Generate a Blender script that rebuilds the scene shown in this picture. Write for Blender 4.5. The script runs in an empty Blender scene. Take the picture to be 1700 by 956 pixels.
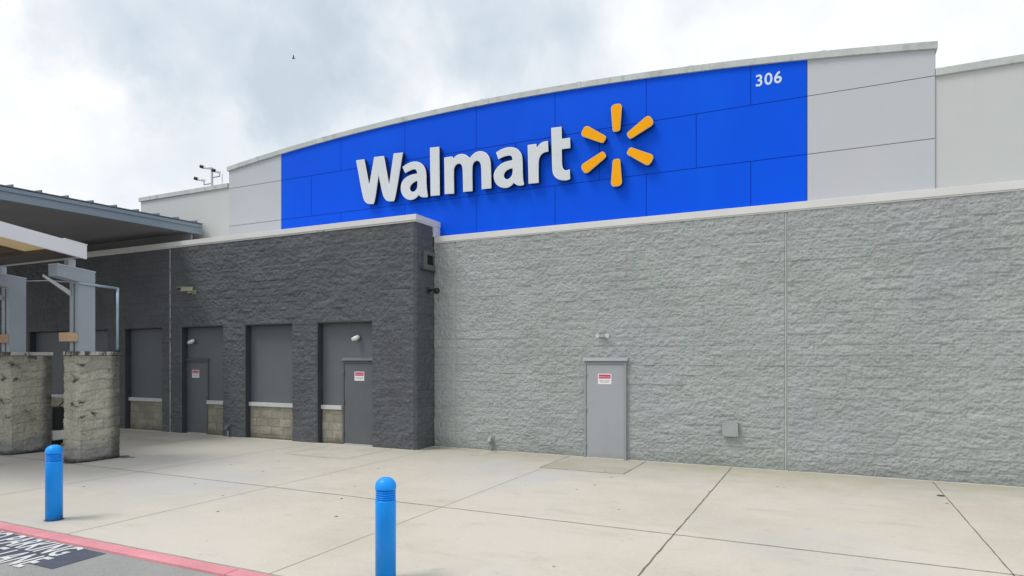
import bpy, bmesh, math, random
import numpy as np
from mathutils import Vector, Matrix
random.seed(7)
C = bpy.context.scene.collection
S = bpy.context.scene
R = math.radians

# ------------------------------------------------------------------ camera
cam = bpy.data.cameras.new('camera'); co = bpy.data.objects.new('camera', cam); C.objects.link(co)
cam.sensor_width = 36; cam.lens = 22.81; cam.shift_y = 117/1700; cam.clip_end = 2000; cam.clip_start = .05
co.location = (0, 0, 2.15); co.rotation_euler = (R(90), 0, R(25.8)); S.camera = co

# ------------------------------------------------------------------ sky, sun, exposure
SUN_EL, SUN_AZ = 58, 226           # degrees; azimuth clockwise from +Y (towards the wall)
S.view_settings.view_transform = 'Standard'; S.view_settings.look = 'None'
S.view_settings.exposure = 0.04; S.view_settings.gamma = 1
W = bpy.data.worlds.new('World'); S.world = W; W.use_nodes = True
nt = W.node_tree; nt.nodes.clear()
def N(nt, t, **k):
    n = nt.nodes.new(t)
    for a, b in k.items(): setattr(n, a, b)
    return n
def mth(nt, op, a, b=None, c=None, clamp=False):
    n = N(nt, 'ShaderNodeMath', operation=op); n.use_clamp = clamp
    for i, v in enumerate((a, b, c)):
        if v is None: continue
        if isinstance(v, (int, float)): n.inputs[i].default_value = v
        else: nt.links.new(v, n.inputs[i])
    return n.outputs[0]
def world():
    L = nt.links
    tc = N(nt, 'ShaderNodeTexCoord')
    sky = N(nt, 'ShaderNodeTexSky', sky_type='NISHITA'); sky.sun_disc = False
    sky.sun_elevation = R(SUN_EL); sky.sun_rotation = R(SUN_AZ); sky.air_density = 1; sky.dust_density = 2
    # broken cloud deck, laid out by direction in the sky
    nz = N(nt, 'ShaderNodeTexNoise'); nz.inputs['Scale'].default_value = 5.5; nz.inputs['Detail'].default_value = 8
    nz.inputs['Roughness'].default_value = .52; nz.inputs['Distortion'].default_value = .15
    L.new(tc.outputs['Generated'], nz.inputs['Vector'])
    nz2 = N(nt, 'ShaderNodeTexNoise'); nz2.inputs['Scale'].default_value = 9; nz2.inputs['Detail'].default_value = 6
    nz2.inputs['Roughness'].default_value = .55
    L.new(tc.outputs['Generated'], nz2.inputs['Vector'])
    wv = N(nt, 'ShaderNodeVectorMath', operation='SCALE'); L.new(nz2.outputs['Color'], wv.inputs[0]); wv.inputs['Scale'].default_value = .22
    ad = N(nt, 'ShaderNodeVectorMath', operation='ADD'); L.new(tc.outputs['Generated'], ad.inputs[0]); L.new(wv.outputs[0], ad.inputs[1])
    th = R(25.8)
    tot = None
    for az, el, rad, w in ((-58, 25.5, .095, .8), (-52, 24, .11, .85), (-45, 22, .11, .9), (-41, 26, .13, 1.0), (-35, 27, .12, .9), (-28, 26.5, .13, .9), (-21, 25, .085, .75), (-36, 36, .22, .7),
                           (-53, 15, .085, .32), (-47.5, 13.5, .06, .3), (-9, 30, .07, .3), (60, 45, .5, .5), (150, 40, .6, .6), (-120, 50, .5, .6)):
        a, e = R(az), R(el)
        d = (math.sin(a)*math.cos(e)+.11, math.cos(a)*math.cos(e)+.11, math.sin(e)+.11)
        v = N(nt, 'ShaderNodeVectorMath', operation='DISTANCE'); L.new(ad.outputs[0], v.inputs[0]); v.inputs[1].default_value = d
        m = N(nt, 'ShaderNodeMapRange', interpolation_type='SMOOTHSTEP'); L.new(v.outputs['Value'], m.inputs['Value'])
        m.inputs['From Min'].default_value = rad*1.5; m.inputs['From Max'].default_value = rad*.35
        m.inputs['To Min'].default_value = 0; m.inputs['To Max'].default_value = w
        tot = m.outputs[0] if tot is None else mth(nt, 'MAXIMUM', tot, m.outputs[0])
    n0 = mth(nt, 'MULTIPLY_ADD', nz.outputs['Fac'], 4.0, -2.0)
    n1 = mth(nt, 'MULTIPLY', mth(nt, 'MULTIPLY_ADD', n0, .85, .70, clamp=True), tot)
    n2 = mth(nt, 'MULTIPLY_ADD', nz2.outputs['Fac'], .55, -.25)
    f = mth(nt, 'ADD', n1, n2, clamp=True)
    cr = N(nt, 'ShaderNodeValToRGB'); e = cr.color_ramp.elements
    e[0].position = 0; e[0].color = (1.04, 1.05, 1.06, 1)
    e[1].position = 1; e[1].color = (.60, .69, .77, 1)
    k = e.new(.25); k.color = (.87, .91, .96, 1)
    k = e.new(.6); k.color = (.72, .795, .865, 1)
    L.new(f, cr.inputs[0])
    b1 = N(nt, 'ShaderNodeBackground'); L.new(sky.outputs[0], b1.inputs[0]); b1.inputs[1].default_value = .1
    b2 = N(nt, 'ShaderNodeBackground'); L.new(cr.outputs[0], b2.inputs[0]); b2.inputs[1].default_value = 1.0
    mx = N(nt, 'ShaderNodeMixShader'); mx.inputs[0].default_value = .93
    L.new(b1.outputs[0], mx.inputs[1]); L.new(b2.outputs[0], mx.inputs[2])
    o = N(nt, 'ShaderNodeOutputWorld'); L.new(mx.outputs[0], o.inputs[0])
world()
sl = bpy.data.lights.new('sun', 'SUN'); sl.energy = 1.8; sl.angle = R(20); sl.color = (1, .965, .91)
so = bpy.data.objects.new('sun', sl); C.objects.link(so)
az, el = R(SUN_AZ), R(SUN_EL)
sd = Vector((math.sin(az)*math.cos(el), math.cos(az)*math.cos(el), math.sin(el)))
so.rotation_euler = sd.to_track_quat('Z', 'Y').to_euler(); so.location = sd*50

# ------------------------------------------------------------------ materials
def mat(name, col, rough=.8, var=.08, vscale=1.5, bump=0, bscale=40, stains=None, metal=0, spec=.4, fine=0, fscale=60, stretch=(1,1,1), groove=None, blk=0, dirt_tone=None, speck=0):
    m = bpy.data.materials.new(name); m.use_nodes = True
    t = m.node_tree; L = t.links; p = t.nodes['Principled BSDF']
    p.inputs['Roughness'].default_value = rough; p.inputs['Metallic'].default_value = metal
    p.inputs['Specular IOR Level'].default_value = spec
    tc = N(t, 'ShaderNodeTexCoord'); mp = N(t, 'ShaderNodeMapping'); mp.inputs['Scale'].default_value = stretch
    L.new(tc.outputs['Object'], mp.inputs[0])
    def noise(sc, det=5, ro=.6, src=None):
        n = N(t, 'ShaderNodeTexNoise'); n.inputs['Scale'].default_value = sc; n.inputs['Detail'].default_value = det
        n.inputs['Roughness'].default_value = ro; L.new(src or mp.outputs[0], n.inputs['Vector']); return n.outputs['Fac']
    def mixc(fac, a, b, mode='MIX'):
        n = N(t, 'ShaderNodeMix', data_type='RGBA', blend_type=mode)
        if isinstance(fac, (int, float)): n.inputs[0].default_value = fac
        else: L.new(fac, n.inputs[0])
        for i, v in ((6, a), (7, b)):
            if isinstance(v, tuple): n.inputs[i].default_value = (*v[:3], 1)
            else: L.new(v, n.inputs[i])
        return n.outputs[2]
    def rng(v, a, b, c=0, d=1):
        n = N(t, 'ShaderNodeMapRange', interpolation_type='SMOOTHSTEP'); L.new(v, n.inputs[0])
        for i, x in enumerate((a, b, c, d)): n.inputs[1+i].default_value = x
        return n.outputs[0]
    col = tuple(col)
    c = mixc(rng(noise(vscale), .3, .7), tuple(x*(1-var) for x in col), tuple(min(1, x*(1+var)) for x in col))
    if fine:
        c = mixc(rng(noise(fscale, 3, .7), .3, .7), c, mixc(1.0, c, (1-fine,)*3, 'MULTIPLY'))
    if blk:
        a = N(t, 'ShaderNodeAttribute'); a.attribute_name = 'blk'
        c = mixc(1.0, c, mixc(a.outputs['Fac'], (1-blk,)*3, (1, 1, 1)), 'MULTIPLY')
    if groove:
        a = N(t, 'ShaderNodeAttribute'); a.attribute_name = 'groove'
        c = mixc(mth(t, 'MULTIPLY', a.outputs['Fac'], groove[1]), c, tuple(groove[0]))
    if speck:
        c = mixc(rng(noise(speck, 2, .5, tc.outputs['Object']), .62, .68), c, mixc(1.0, c, (.6, .6, .6), 'MULTIPLY'))
    if stains:
        for (sc, lo, hi, col2, amt, st) in stains:
            mp2 = N(t, 'ShaderNodeMapping'); mp2.inputs['Scale'].default_value = st; L.new(tc.outputs['Object'], mp2.inputs[0])
            f = mth(t, 'MULTIPLY', rng(noise(sc, 6, .62, mp2.outputs[0]), lo, hi), amt)
            c = mixc(f, c, tuple(col2))
    if dirt_tone:   # (axis, at, from, to, colour, amount): grime and plain darkening along an axis, broken by noise
        for (ax, v0, v1, col2, amt) in dirt_tone:
            sp = N(t, 'ShaderNodeSeparateXYZ'); L.new(tc.outputs['Object'], sp.inputs[0])
            nn = mth(t, 'MULTIPLY_ADD', noise(2.2, 6, .65), 1.0, -.5)
            v = mth(t, 'MULTIPLY_ADD', nn, abs(v1-v0)*1.6, sp.outputs[ax])
            f = mth(t, 'MULTIPLY', rng(v, v0, v1, 0, 1) if v1 > v0 else mth(t, 'SUBTRACT', 1.0, rng(v, v1, v0, 0, 1)), amt)
            c = mixc(f, c, tuple(col2))
    L.new(c, p.inputs['Base Color'])
    if bump:
        b = N(t, 'ShaderNodeBump'); b.inputs['Strength'].default_value = bump; b.inputs['Distance'].default_value = .01
        L.new(noise(bscale, 6, .65), b.inputs['Height']); L.new(b.outputs[0], p.inputs['Normal'])
    return m

M = {}
M['split_grey'] = mat('painted split-face block', (.415, .445, .435), .75, .07, .8, bump=1.0, bscale=34, fine=.25, fscale=38, stretch=(1,1,1.5), blk=.05, groove=((.22,.235,.23), .55),
    stains=[(.45, .45, .75, (.37,.37,.41), .7, (1,1,1)), (.5, .5, .75, (.33,.40,.37), .6, (1,1,.5)), (1.6, .62, .8, (.25,.27,.25), .35, (2.5,1,.6))],
    dirt_tone=[(2, .25, .0, (.2,.21,.19), .45)])
M['split_dark'] = mat('charcoal painted split-face block', (.122, .130, .145), .7, .10, .8, bump=.9, bscale=38, fine=.3, fscale=38, stretch=(1,1,1.5), blk=.10, groove=((.045,.05,.055), .5),
    stains=[(.5, .5, .75, (.11,.13,.125), .7, (1,1,1)), (1.4, .62, .8, (.12,.13,.14), .3, (1,1,1))], dirt_tone=[(2, .15, .0, (.12,.115,.10), .4)])
M['reveal_dark'] = mat('charcoal painted reveal', (.045, .052, .062), .75, .1, 2, bump=.4, bscale=30)
M['dark_panel'] = mat('charcoal smooth panel', (.125, .137, .152), .6, .05, .9, bump=.08, bscale=60, stains=[(.8, .5, .75, (.10,.135,.125), .6, (1,1,.4)), (5, .62, .8, (.19,.195,.2), .3, (1.5,1,.25)), (11, .68, .76, (.05,.05,.05), .4, (1,1,1))])
M['dark_door'] = mat('charcoal door paint', (.118, .13, .143), .5, .05, 1.2, bump=.03, bscale=20, stains=[(6, .66, .8, (.15,.15,.15), .3, (1,1,.3))])
M['dark_trim'] = mat('charcoal door trim', (.12, .125, .135), .5, .06, 2)
M['black_gap'] = mat('dark gap', (.01, .011, .013), .9, .1, 2)
M['grey_door'] = mat('grey door paint', (.345, .365, .385), .45, .03, .8, bump=.03, bscale=18, stains=[(.7, .5, .8, (.33,.34,.38), .7, (1,1,.6)), (4, .62, .8, (.2,.2,.2), .35, (1,1,.25)), (14, .68, .74, (.15,.15,.15), .5, (1,1,.6))], dirt_tone=[(2, .2, .02, (.2,.2,.19), .3)])
M['grey_trim'] = mat('grey door frame paint', (.30, .32, .33), .5, .05, 2)
M['white_trim'] = mat('off-white parapet trim', (.67, .67, .65), .5, .03, 1.5, bump=.04, bscale=10, stains=[(1.3, .6, .85, (.45,.46,.42), .35, (3,1,.3))])
M['coping'] = mat('weathered metal coping', (.52, .56, .54), .5, .08, 1.2, bump=.05, bscale=12, stains=[(2.2, .48, .7, (.32,.36,.32), .65, (2,1,1.2)), (7, .6, .75, (.22,.25,.22), .4, (1,1,.3))])
M['panel_grey'] = mat('pale grey cladding panel', (.50, .53, .56), .5, .025, .3, bump=.04, bscale=30, stains=[(.25, .45, .7, (.54,.53,.56), .6, (1,1,1)), (1.6, .62, .85, (.38,.39,.39), .25, (4,1,.3))])
M['wall_pale'] = mat('pale rendered wall', (.55, .57, .56), .65, .025, .4, bump=.1, bscale=50, stains=[(.3, .45, .7, (.58,.565,.58), .6, (1,1,1)), (1.8, .62, .85, (.42,.43,.41), .25, (5,1,.25))])
M['seam'] = mat('panel joint sealant', (.17, .18, .19), .8, .1, 3)
M['blue'] = mat('blue cladding panel', (.0005, .092, .80), .5, .04, .25, bump=.03, bscale=8, spec=.1, stains=[(.3, .5, .75, (.0005,.122,.85), .7, (1,1,.4)), (2.5, .64, .85, (.006,.08,.62), .5, (4,1,.35))])
M['blue_seam'] = mat('dark blue joint', (.001, .018, .26), .7, .1, 3)
M['letter_face'] = mat('off-white acrylic letter face', (.66, .70, .725), .35, .02, 2, stains=[(2.5, .6, .85, (.5,.53,.53), .3, (3,1,.6))])
M['letter_return'] = mat('dark bronze letter return', (.012, .016, .045), .45, .1, 4)
M['letter_edge'] = mat('white trim edge', (.82, .86, .88), .35, .02, 4)
M['petal_face'] = mat('amber acrylic petal face', (.97, .41, .003), .45, .03, 2, spec=.12)
M['petal_edge'] = mat('pale amber trim edge', (.62, .52, .33), .4, .03, 4)
M['num'] = mat('pale number paint', (.68, .78, .84), .4, .02, 3)
M['concrete'] = mat('broom-finished concrete', (.585, .54, .455), .85, .09, .35, bump=.25, bscale=70, fine=.07, fscale=18,
    stains=[(.35, .42, .72, (.57,.53,.48), .8, (1,1,1)), (.22, .48, .68, (.49,.49,.50), .85, (1,1,1)), (1.3, .55, .8, (.44,.40,.33), .65, (1,1.6,1)), (3.5, .60, .78, (.38,.36,.31), .55, (1,1,1)), (.8, .56, .74, (.40,.385,.33), .45, (.6,2,1)), (9, .7, .78, (.20,.19,.17), .4, (1,1,1))],
    dirt_tone=[(1, 12.2, 13.5, (.36,.33,.22), .8), (1, 10.2, 12.9, (.43,.41,.34), .5), (0, -6.0, -13.0, (.47,.455,.42), .55)], speck=0)
M['pad'] = mat('older concrete slab', (.44, .415, .345), .85, .08, .9, bump=.25, bscale=70, fine=.08, fscale=18, stains=[(1.4, .5, .75, (.34,.32,.26), .6, (1,1,1)), (5, .6, .75, (.27,.25,.2), .5, (1,1,1))])
M['pad_light'] = mat('worn concrete slab', (.53, .50, .43), .85, .08, .9, bump=.25, bscale=70, fine=.08, fscale=18, stains=[(1.4, .5, .75, (.42,.395,.33), .7, (1,1,1)), (5, .6, .75, (.32,.30,.25), .5, (1,1,1))])
M['dark_tint'] = mat('near-black slab tint', (.13, .125, .105), .95, .3, 5, bump=.2, bscale=60, stains=[(6, .5, .65, (.36,.34,.29), .7, (1,1,1))])
M['damp'] = mat('algae-tinged slab', (.47, .445, .355), .9, .12, 4, bump=.2, bscale=60, stains=[(5, .5, .7, (.33,.31,.22), .6, (1,1,1))])
M['road'] = mat('worn asphalt', (.38, .38, .37), .9, .08, .8, bump=.6, bscale=120, fine=.35, fscale=90, stains=[(1.2, .5, .8, (.26,.27,.28), .6, (1,1,1))])
M['lot'] = mat('parking lot asphalt', (.16, .16, .16), .9, .1, .3, bump=.4, bscale=60)
M['earth'] = mat('ground', (.12, .13, .08), .95, .2, .05)
M['kerb_red'] = mat('faded red kerb paint', (.70, .285, .325), .75, .10, 1.8, bump=.3, bscale=60, fine=.12, fscale=50, stains=[(3, .52, .75, (.72,.38,.40), .6, (.6,2,1)), (8, .66, .78, (.40,.33,.31), .55, (1,2,1))])
M['joint'] = mat('dirt-filled joint', (.17, .155, .125), .95, .25, 6, bump=.3, bscale=80)
M['joint_light'] = mat('worn tooled joint', (.33, .31, .27), .95, .15, 6)
M['joint_seal'] = mat('pale wall base sealant', (.56, .56, .53), .8, .1, 4)
M['road_black'] = mat('faded black road paint', (.085, .098, .135), .8, .12, 2, bump=.4, bscale=120, fine=.2, fscale=80, stains=[(3, .55, .75, (.16,.18,.20), .6, (1,1,1))])
M['road_white'] = mat('white road paint', (.66, .67, .68), .8, .06, 4, bump=.5, bscale=100, stains=[(9, .52, .68, (.24,.26,.29), .75, (1,1,1)), (40, .55, .7, (.3,.31,.33), .5, (1,1,1))])
M['bollard'] = mat('blue plastic bollard sleeve', (.002, .30, .93), .38, .07, 2.5, spec=.35, bump=.04, bscale=15, stains=[(5, .64, .78, (.08,.40,.85), .55, (1,1,2)), (22, .67, .72, (.02,.07,.25), .6, (1,1,.5))], dirt_tone=[(2, .10, .0, (.05,.10,.30), .6)])
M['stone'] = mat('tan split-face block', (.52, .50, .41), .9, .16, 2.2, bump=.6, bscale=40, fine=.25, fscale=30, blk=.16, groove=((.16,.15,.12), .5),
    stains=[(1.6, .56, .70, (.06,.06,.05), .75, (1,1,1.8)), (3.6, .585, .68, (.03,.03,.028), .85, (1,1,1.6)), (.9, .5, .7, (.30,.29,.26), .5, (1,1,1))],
    dirt_tone=[(2, .55, .2, (.23,.235,.24), .7), (2, .14, .02, (.03,.03,.03), .8), (2, 2.0, 2.3, (.08,.075,.06), .6), (1, .12, .34, (.05,.05,.048), .8)])  # pier colour also darkens towards the rear of the side faces
M['stone_base'] = mat('tan block infill', (.38, .365, .29), .9, .14, 2.2, bump=.5, bscale=40, fine=.2, fscale=30, blk=.25, groove=((.15,.145,.125), .8), dirt_tone=[(2, .22, .0, (.10,.09,.06), .6)])
M['pier_cap'] = mat('mildewed limestone cap', (.48, .475, .44), .85, .1, 3, bump=.4, bscale=30, stains=[(4.5, .46, .54, (.035,.035,.035), .9, (1,1,.4))])
M['sill'] = mat('limestone sill', (.55, .56, .55), .7, .05, 3, bump=.1, bscale=40, stains=[(3, .55, .8, (.4,.4,.39), .5, (1,1,1))])
M['steel_paint'] = mat('blue-grey painted steel', (.33, .375, .42), .5, .05, 1.5, bump=.05, bscale=20, stains=[(1.5, .55, .8, (.28,.32,.35), .6, (2,2,.4))])
M['steel_light'] = mat('pale painted steel edge', (.52, .57, .60), .5, .05, 2)
M['pipe'] = mat('pale blue galvanized pipe', (.30, .42, .50), .4, .08, 3, metal=.2)
M['fascia_white'] = mat('white canopy fascia', (.74, .75, .78), .5, .02, 1, stains=[(1.2, .55, .85, (.62,.64,.69), .5, (1,1,1))])
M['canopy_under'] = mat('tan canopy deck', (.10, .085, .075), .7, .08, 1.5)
M['canopy_rib'] = mat('brown canopy purlin', (.10, .075, .055), .7, .1, 2)
M['gutter'] = mat('blue-grey metal fascia', (.24, .30, .345), .45, .05, .8, bump=.03, bscale=10, stains=[(1, .5, .8, (.19,.24,.28), .6, (1,1,3))])
M['roof_metal'] = mat('blue-grey standing seam roof', (.13, .17, .20), .5, .06, 1)
M['soffit'] = mat('dark plank soffit', (.29, .285, .30), .75, .08, .5, bump=.1, bscale=20, stains=[(.4, .5, .8, (.24,.22,.21), .6, (1,1,1))])
M['wood'] = mat('tan timber block', (.50, .34, .215), .7, .12, 3, bump=.2, bscale=15, stretch=(6,1,6))
M['white_plastic'] = mat('white fixture housing', (.72, .75, .74), .4, .03, 4)
M['grey_fix'] = mat('grey fixture housing', (.33, .36, .355), .5, .05, 4)
M['black_plastic'] = mat('black plastic', (.012, .013, .015), .4, .1, 4)
M['beige_cam'] = mat('aged beige camera housing', (.34, .34, .22), .55, .1, 6)
M['sign_white'] = mat('white notice', (.80, .78, .80), .5, .03, 10)
M['sign_red'] = mat('faded red notice band', (.52, .05, .11), .5, .08, 20)
M['sign_text'] = mat('grey notice print', (.36, .33, .34), .6, .1, 20)
M['sign_light'] = mat('pale notice print', (.80, .50, .58), .6, .1, 20)
M['rubber'] = mat('dark rubber', (.02, .02, .02), .8, .1, 4)
M['iron'] = mat('dark iron cover', (.03, .03, .03), .7, .2, 8)
M['feather'] = mat('dark feathers', (.03, .03, .035), .8, .2, 8)
# translucent yellow canopy sheet
m = mat('yellow translucent sheet', (.66, .56, .38), .5, .06, 1.2); M['sheet'] = m
t = m.node_tree; tr = N(t, 'ShaderNodeBsdfTranslucent'); tr.inputs[0].default_value = (.78, .66, .45, 1)
mx = N(t, 'ShaderNodeMixShader'); mx.inputs[0].default_value = .45
t.links.new(t.nodes['Principled BSDF'].outputs[0], mx.inputs[1]); t.links.new(tr.outputs[0], mx.inputs[2])
t.links.new(mx.outputs[0], t.nodes['Material Output'].inputs[0])

# ------------------------------------------------------------------ helpers
def obj(name, me, m=None, parent=None, loc=None):
    o = bpy.data.objects.new(name, me); C.objects.link(o)
    if m is not None:
        for k in ([m] if isinstance(m, str) else m): me.materials.append(M[k])
    if parent is not None: o.parent = parent
    if loc: o.location = loc
    return o
def tag(o, label, cat, group=None):
    o['label'] = label; o['category'] = cat
    if group: o['group'] = group
    return o
def thing(name, label, cat, loc=(0,0,0), group=None, rz=0):
    o = bpy.data.objects.new(name, None); C.objects.link(o); o.location = loc; o.rotation_euler = (0,0,rz); o.empty_display_size = .2
    return tag(o, label, cat, group)
def struct(o): o['kind'] = 'structure'; return o
class MB:
    def __init__(s): s.b = bmesh.new()
    def box(s, x0, x1, y0, y1, z0, z1, bev=0, mi=0):
        vs = [s.b.verts.new(p) for p in ((x0,y0,z0),(x1,y0,z0),(x1,y1,z0),(x0,y1,z0),(x0,y0,z1),(x1,y0,z1),(x1,y1,z1),(x0,y1,z1))]
        fs = [s.b.faces.new([vs[i] for i in f]) for f in ((0,3,2,1),(4,5,6,7),(0,1,5,4),(1,2,6,5),(2,3,7,6),(3,0,4,7))]
        for f in fs: f.material_index = mi
        if bev:
            es = list({e for f in fs for e in f.edges})
            bmesh.ops.bevel(s.b, geom=es, offset=bev, segments=2, profile=.5, affect='EDGES')
        return s
    def poly(s, pts, d, mi=0):      # polygon (3-D points) extruded by vector d
        d = Vector(d); a = [s.b.verts.new(p) for p in pts]; b = [s.b.verts.new(Vector(p)+d) for p in pts]
        n = len(pts); s.b.faces.new(a).material_index = mi; s.b.faces.new(b[::-1]).material_index = mi
        for i in range(n): s.b.faces.new((a[i], b[i], b[(i+1)%n], a[(i+1)%n])).material_index = mi
        return s
    def tube(s, pts, r, seg=12, cap=True, mi=0):
        pts = [Vector(p) for p in pts]; rs = r if isinstance(r, (list, tuple)) else [r]*len(pts)
        rings = []
        for i, p in enumerate(pts):
            d = (pts[min(i+1, len(pts)-1)]-pts[max(i-1, 0)]).normalized()
            u = d.cross(Vector((0,0,1)) if abs(d.z) < .95 else Vector((1,0,0))).normalized(); v = d.cross(u)
            rings.append([s.b.verts.new(p+(u*math.cos(a)+v*math.sin(a))*rs[i]) for a in (2*math.pi*k/seg for k in range(seg))])
        for A, B in zip(rings, rings[1:]):
            for k in range(seg):
                f = s.b.faces.new((A[k], A[(k+1)%seg], B[(k+1)%seg], B[k])); f.smooth = True; f.material_index = mi
        if cap:
            s.b.faces.new(rings[0][::-1]).material_index = mi; s.b.faces.new(rings[-1]).material_index = mi
        return s
    def lathe(s, prof, seg=40, c=(0,0)):
        rings = []
        for r, z in prof:
            rings.append([s.b.verts.new((c[0]+r*math.cos(2*math.pi*k/seg), c[1]+r*math.sin(2*math.pi*k/seg), z)) for k in range(seg)] if r > 1e-4 else [s.b.verts.new((c[0],c[1],z))])
        for A, B in zip(rings, rings[1:]):
            for k in range(seg):
                q = [A[k%len(A)], A[(k+1)%len(A)], B[(k+1)%len(B)], B[k%len(B)]]
                q = [v for i, v in enumerate(q) if v not in q[:i]]
                if len(q) > 2: s.b.faces.new(q).smooth = True
        return s
    def build(s, name, m, parent=None, loc=None):
        bmesh.ops.recalc_face_normals(s.b, faces=s.b.faces)
        me = bpy.data.meshes.new(name); s.b.to_mesh(me); s.b.free()
        return obj(name, me, m, parent, loc)
_rt = {}
def vnoise(x, y, seed):
    if seed not in _rt: _rt[seed] = np.random.RandomState(seed).rand(4096)
    T = _rt[seed]
    xi = np.floor(x).astype(np.int64); yi = np.floor(y).astype(np.int64); fx = x-xi; fy = y-yi
    fx = fx*fx*(3-2*fx); fy = fy*fy*(3-2*fy)
    h = lambda a, b: T[((a*7919) ^ (b*104729) ^ (a*b*31)) & 4095]
    return (h(xi,yi)*(1-fx)+h(xi+1,yi)*fx)*(1-fy)+(h(xi,yi+1)*(1-fx)+h(xi+1,yi+1)*fx)*fy
def split_face(u, v, amp, seed, bw=.4, bh=.2, gw=.012, gd=.006, ragged=0, vj=.3):
    """height of split-face masonry (metres, outwards), block tone, groove mask"""
    vv = v + ragged*(vnoise(u*2.2, v*1.0, seed+9)-.5)
    row = np.floor(vv/bh); off = (row % 2)*bw/2 + (0 if not ragged else .13*((row*37) % 5)/5)
    col = np.floor((u+off)/bw)
    T = np.random.RandomState(seed+50).rand(4096)
    hid = ((row.astype(np.int64)*613) ^ (col.astype(np.int64)*7907)) & 4095
    tone = T[hid]; tx = T[(hid*3+1) & 4095]-.5; tz = T[(hid*5+2) & 4095]-.5
    fu = (u+off)/bw-col; fv = vv/bh-row
    du = np.minimum(fu, 1-fu)*bw; dv = np.minimum(fv, 1-fv)*bh
    g = np.maximum((1-du/gw*.9)*vj, (1-dv/gw)*(.35+.65*vnoise(u*.9, row*3.7, seed+7))); g = np.clip(g, 0, 1)
    h = (vnoise(u/.105, v/.07, seed)-.5)*.8
    r1 = vnoise(u/.050+5, v/.034, seed+1); h += (1-np.abs(2*r1-1))*.85-.42
    r2 = vnoise(u/.034+3, v/.024+2, seed+2); h += (1-np.abs(2*r2-1))*.62-.31
    h += (fu-.5)*tx*.9+(fv-.5)*tz*1.0+(tone-.5)*.5
    h = h*amp*(1-.45*g) + amp*1.25 - g*gd
    return np.maximum(h, .0015), tone, g
def rough_sheet(name, m, parent, org, ud, nd, us, vs, amp, seed, skip=None, seams=(), flatedge=(1,1,1,1), uoff=0, **k):
    us = np.array(us); vs = np.array(vs); U, V = np.meshgrid(us, vs)
    h, tone, g = split_face(U+uoff+50, V+10, amp, seed, **k)
    nu, nv = len(us), len(vs)
    for sx in seams: h = np.where(np.abs(U-sx) < .026, np.minimum(h, .010), h)
    keep = np.ones((nv-1, nu-1), bool)
    if skip:
        uc = (us[1:]+us[:-1])/2; vc = (vs[1:]+vs[:-1])/2; UC, VC = np.meshgrid(uc, vc)
        for (a, b, c, d) in skip:
            keep &= ~((UC > a) & (UC < b) & (VC > c) & (VC < d))
            e = 1e-5
            on = (U >= a-e) & (U <= b+e) & (V >= c-e) & (V <= d+e); h[on] = 0.0005
    if flatedge[0]: h[:, 0] = .0005
    if flatedge[1]: h[:, -1] = .0005
    if flatedge[2]: h[0, :] = .0005
    if flatedge[3]: h[-1, :] = .0005
    ud = np.array(ud, float); nd = np.array(nd, float); org = np.array(org, float)
    P = org+U[..., None]*ud+V[..., None]*np.array((0,0,1.))+h[..., None]*nd
    idx = np.arange(nu*nv).reshape(nv, nu)
    q = np.stack([idx[:-1, :-1], idx[:-1, 1:], idx[1:, 1:], idx[1:, :-1]], -1)[keep]
    if np.dot(np.cross(ud, (0,0,1)), nd) < 0: q = q[:, ::-1]
    me = bpy.data.meshes.new(name)
    me.vertices.add(nu*nv); me.vertices.foreach_set('co', P.reshape(-1).astype(np.float32))
    n = len(q); me.loops.add(n*4); me.loops.foreach_set('vertex_index', q.reshape(-1).astype(np.int32))
    me.polygons.add(n); me.polygons.foreach_set('loop_start', np.arange(0, n*4, 4, dtype=np.int32)); me.polygons.foreach_set('loop_total', np.full(n, 4, dtype=np.int32))
    me.update(calc_edges=True)
    for nm, arr in (('blk', tone), ('groove', g)):
        a = me.attributes.new(nm, 'FLOAT', 'POINT'); a.data.foreach_set('value', arr.reshape(-1).astype(np.float32))
    me.validate()
    return obj(name, me, m, parent)
def grid(a, b, step, marks=()):
    pts = sorted({round(x, 5) for x in [a, b, *marks] if a-1e-6 <= x <= b+1e-6}); out = [pts[0]]
    for p, q in zip(pts, pts[1:]):
        n = max(1, int(round((q-p)/step))); out += [p+(q-p)*i/n for i in range(1, n+1)]
    return out
def curve_mesh(cu):
    o = bpy.data.objects.new('tmp', cu); C.objects.link(o)
    dg = bpy.context.evaluated_depsgraph_get(); me = bpy.data.meshes.new_from_object(o.evaluated_get(dg))
    bpy.data.objects.remove(o); me.materials.clear(); return me
def shape_mesh(loops, depth, bevel=0, offset=0, xf=None):
    cu = bpy.data.curves.new('c', 'CURVE'); cu.dimensions = '2D'; cu.fill_mode = 'BOTH'; cu.extrude = depth/2; cu.offset = offset
    cu.bevel_depth = bevel; cu.bevel_resolution = 1
    for lp in loops:
        s = cu.splines.new('POLY'); s.points.add(len(lp)-1); s.use_cyclic_u = True
        for p, q in zip(s.points, lp): p.co = (q[0], q[1], 0, 1)
    me = curve_mesh(cu); bpy.data.curves.remove(cu)
    if xf: me.transform(xf)
    return me
def text_mesh(txt, size, depth=.004, offset=0, space=1.0, align='LEFT', xf=None):
    cu = bpy.data.curves.new('t', 'FONT'); cu.body = txt; cu.size = size; cu.extrude = depth/2; cu.offset = offset; cu.space_character = space; cu.align_x = align
    me = curve_mesh(cu); bpy.data.curves.remove(cu)
    if xf: me.transform(xf)
    return me
def up(x, y, z): return Matrix.Translation((x, y, z)) @ Matrix.Rotation(R(90), 4, 'X')   # drawing plane -> wall plane facing -Y

YM, YU, YB = 13.46, 13.68, 12.68        # planes: grey wall, sign wall, charcoal block
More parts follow.
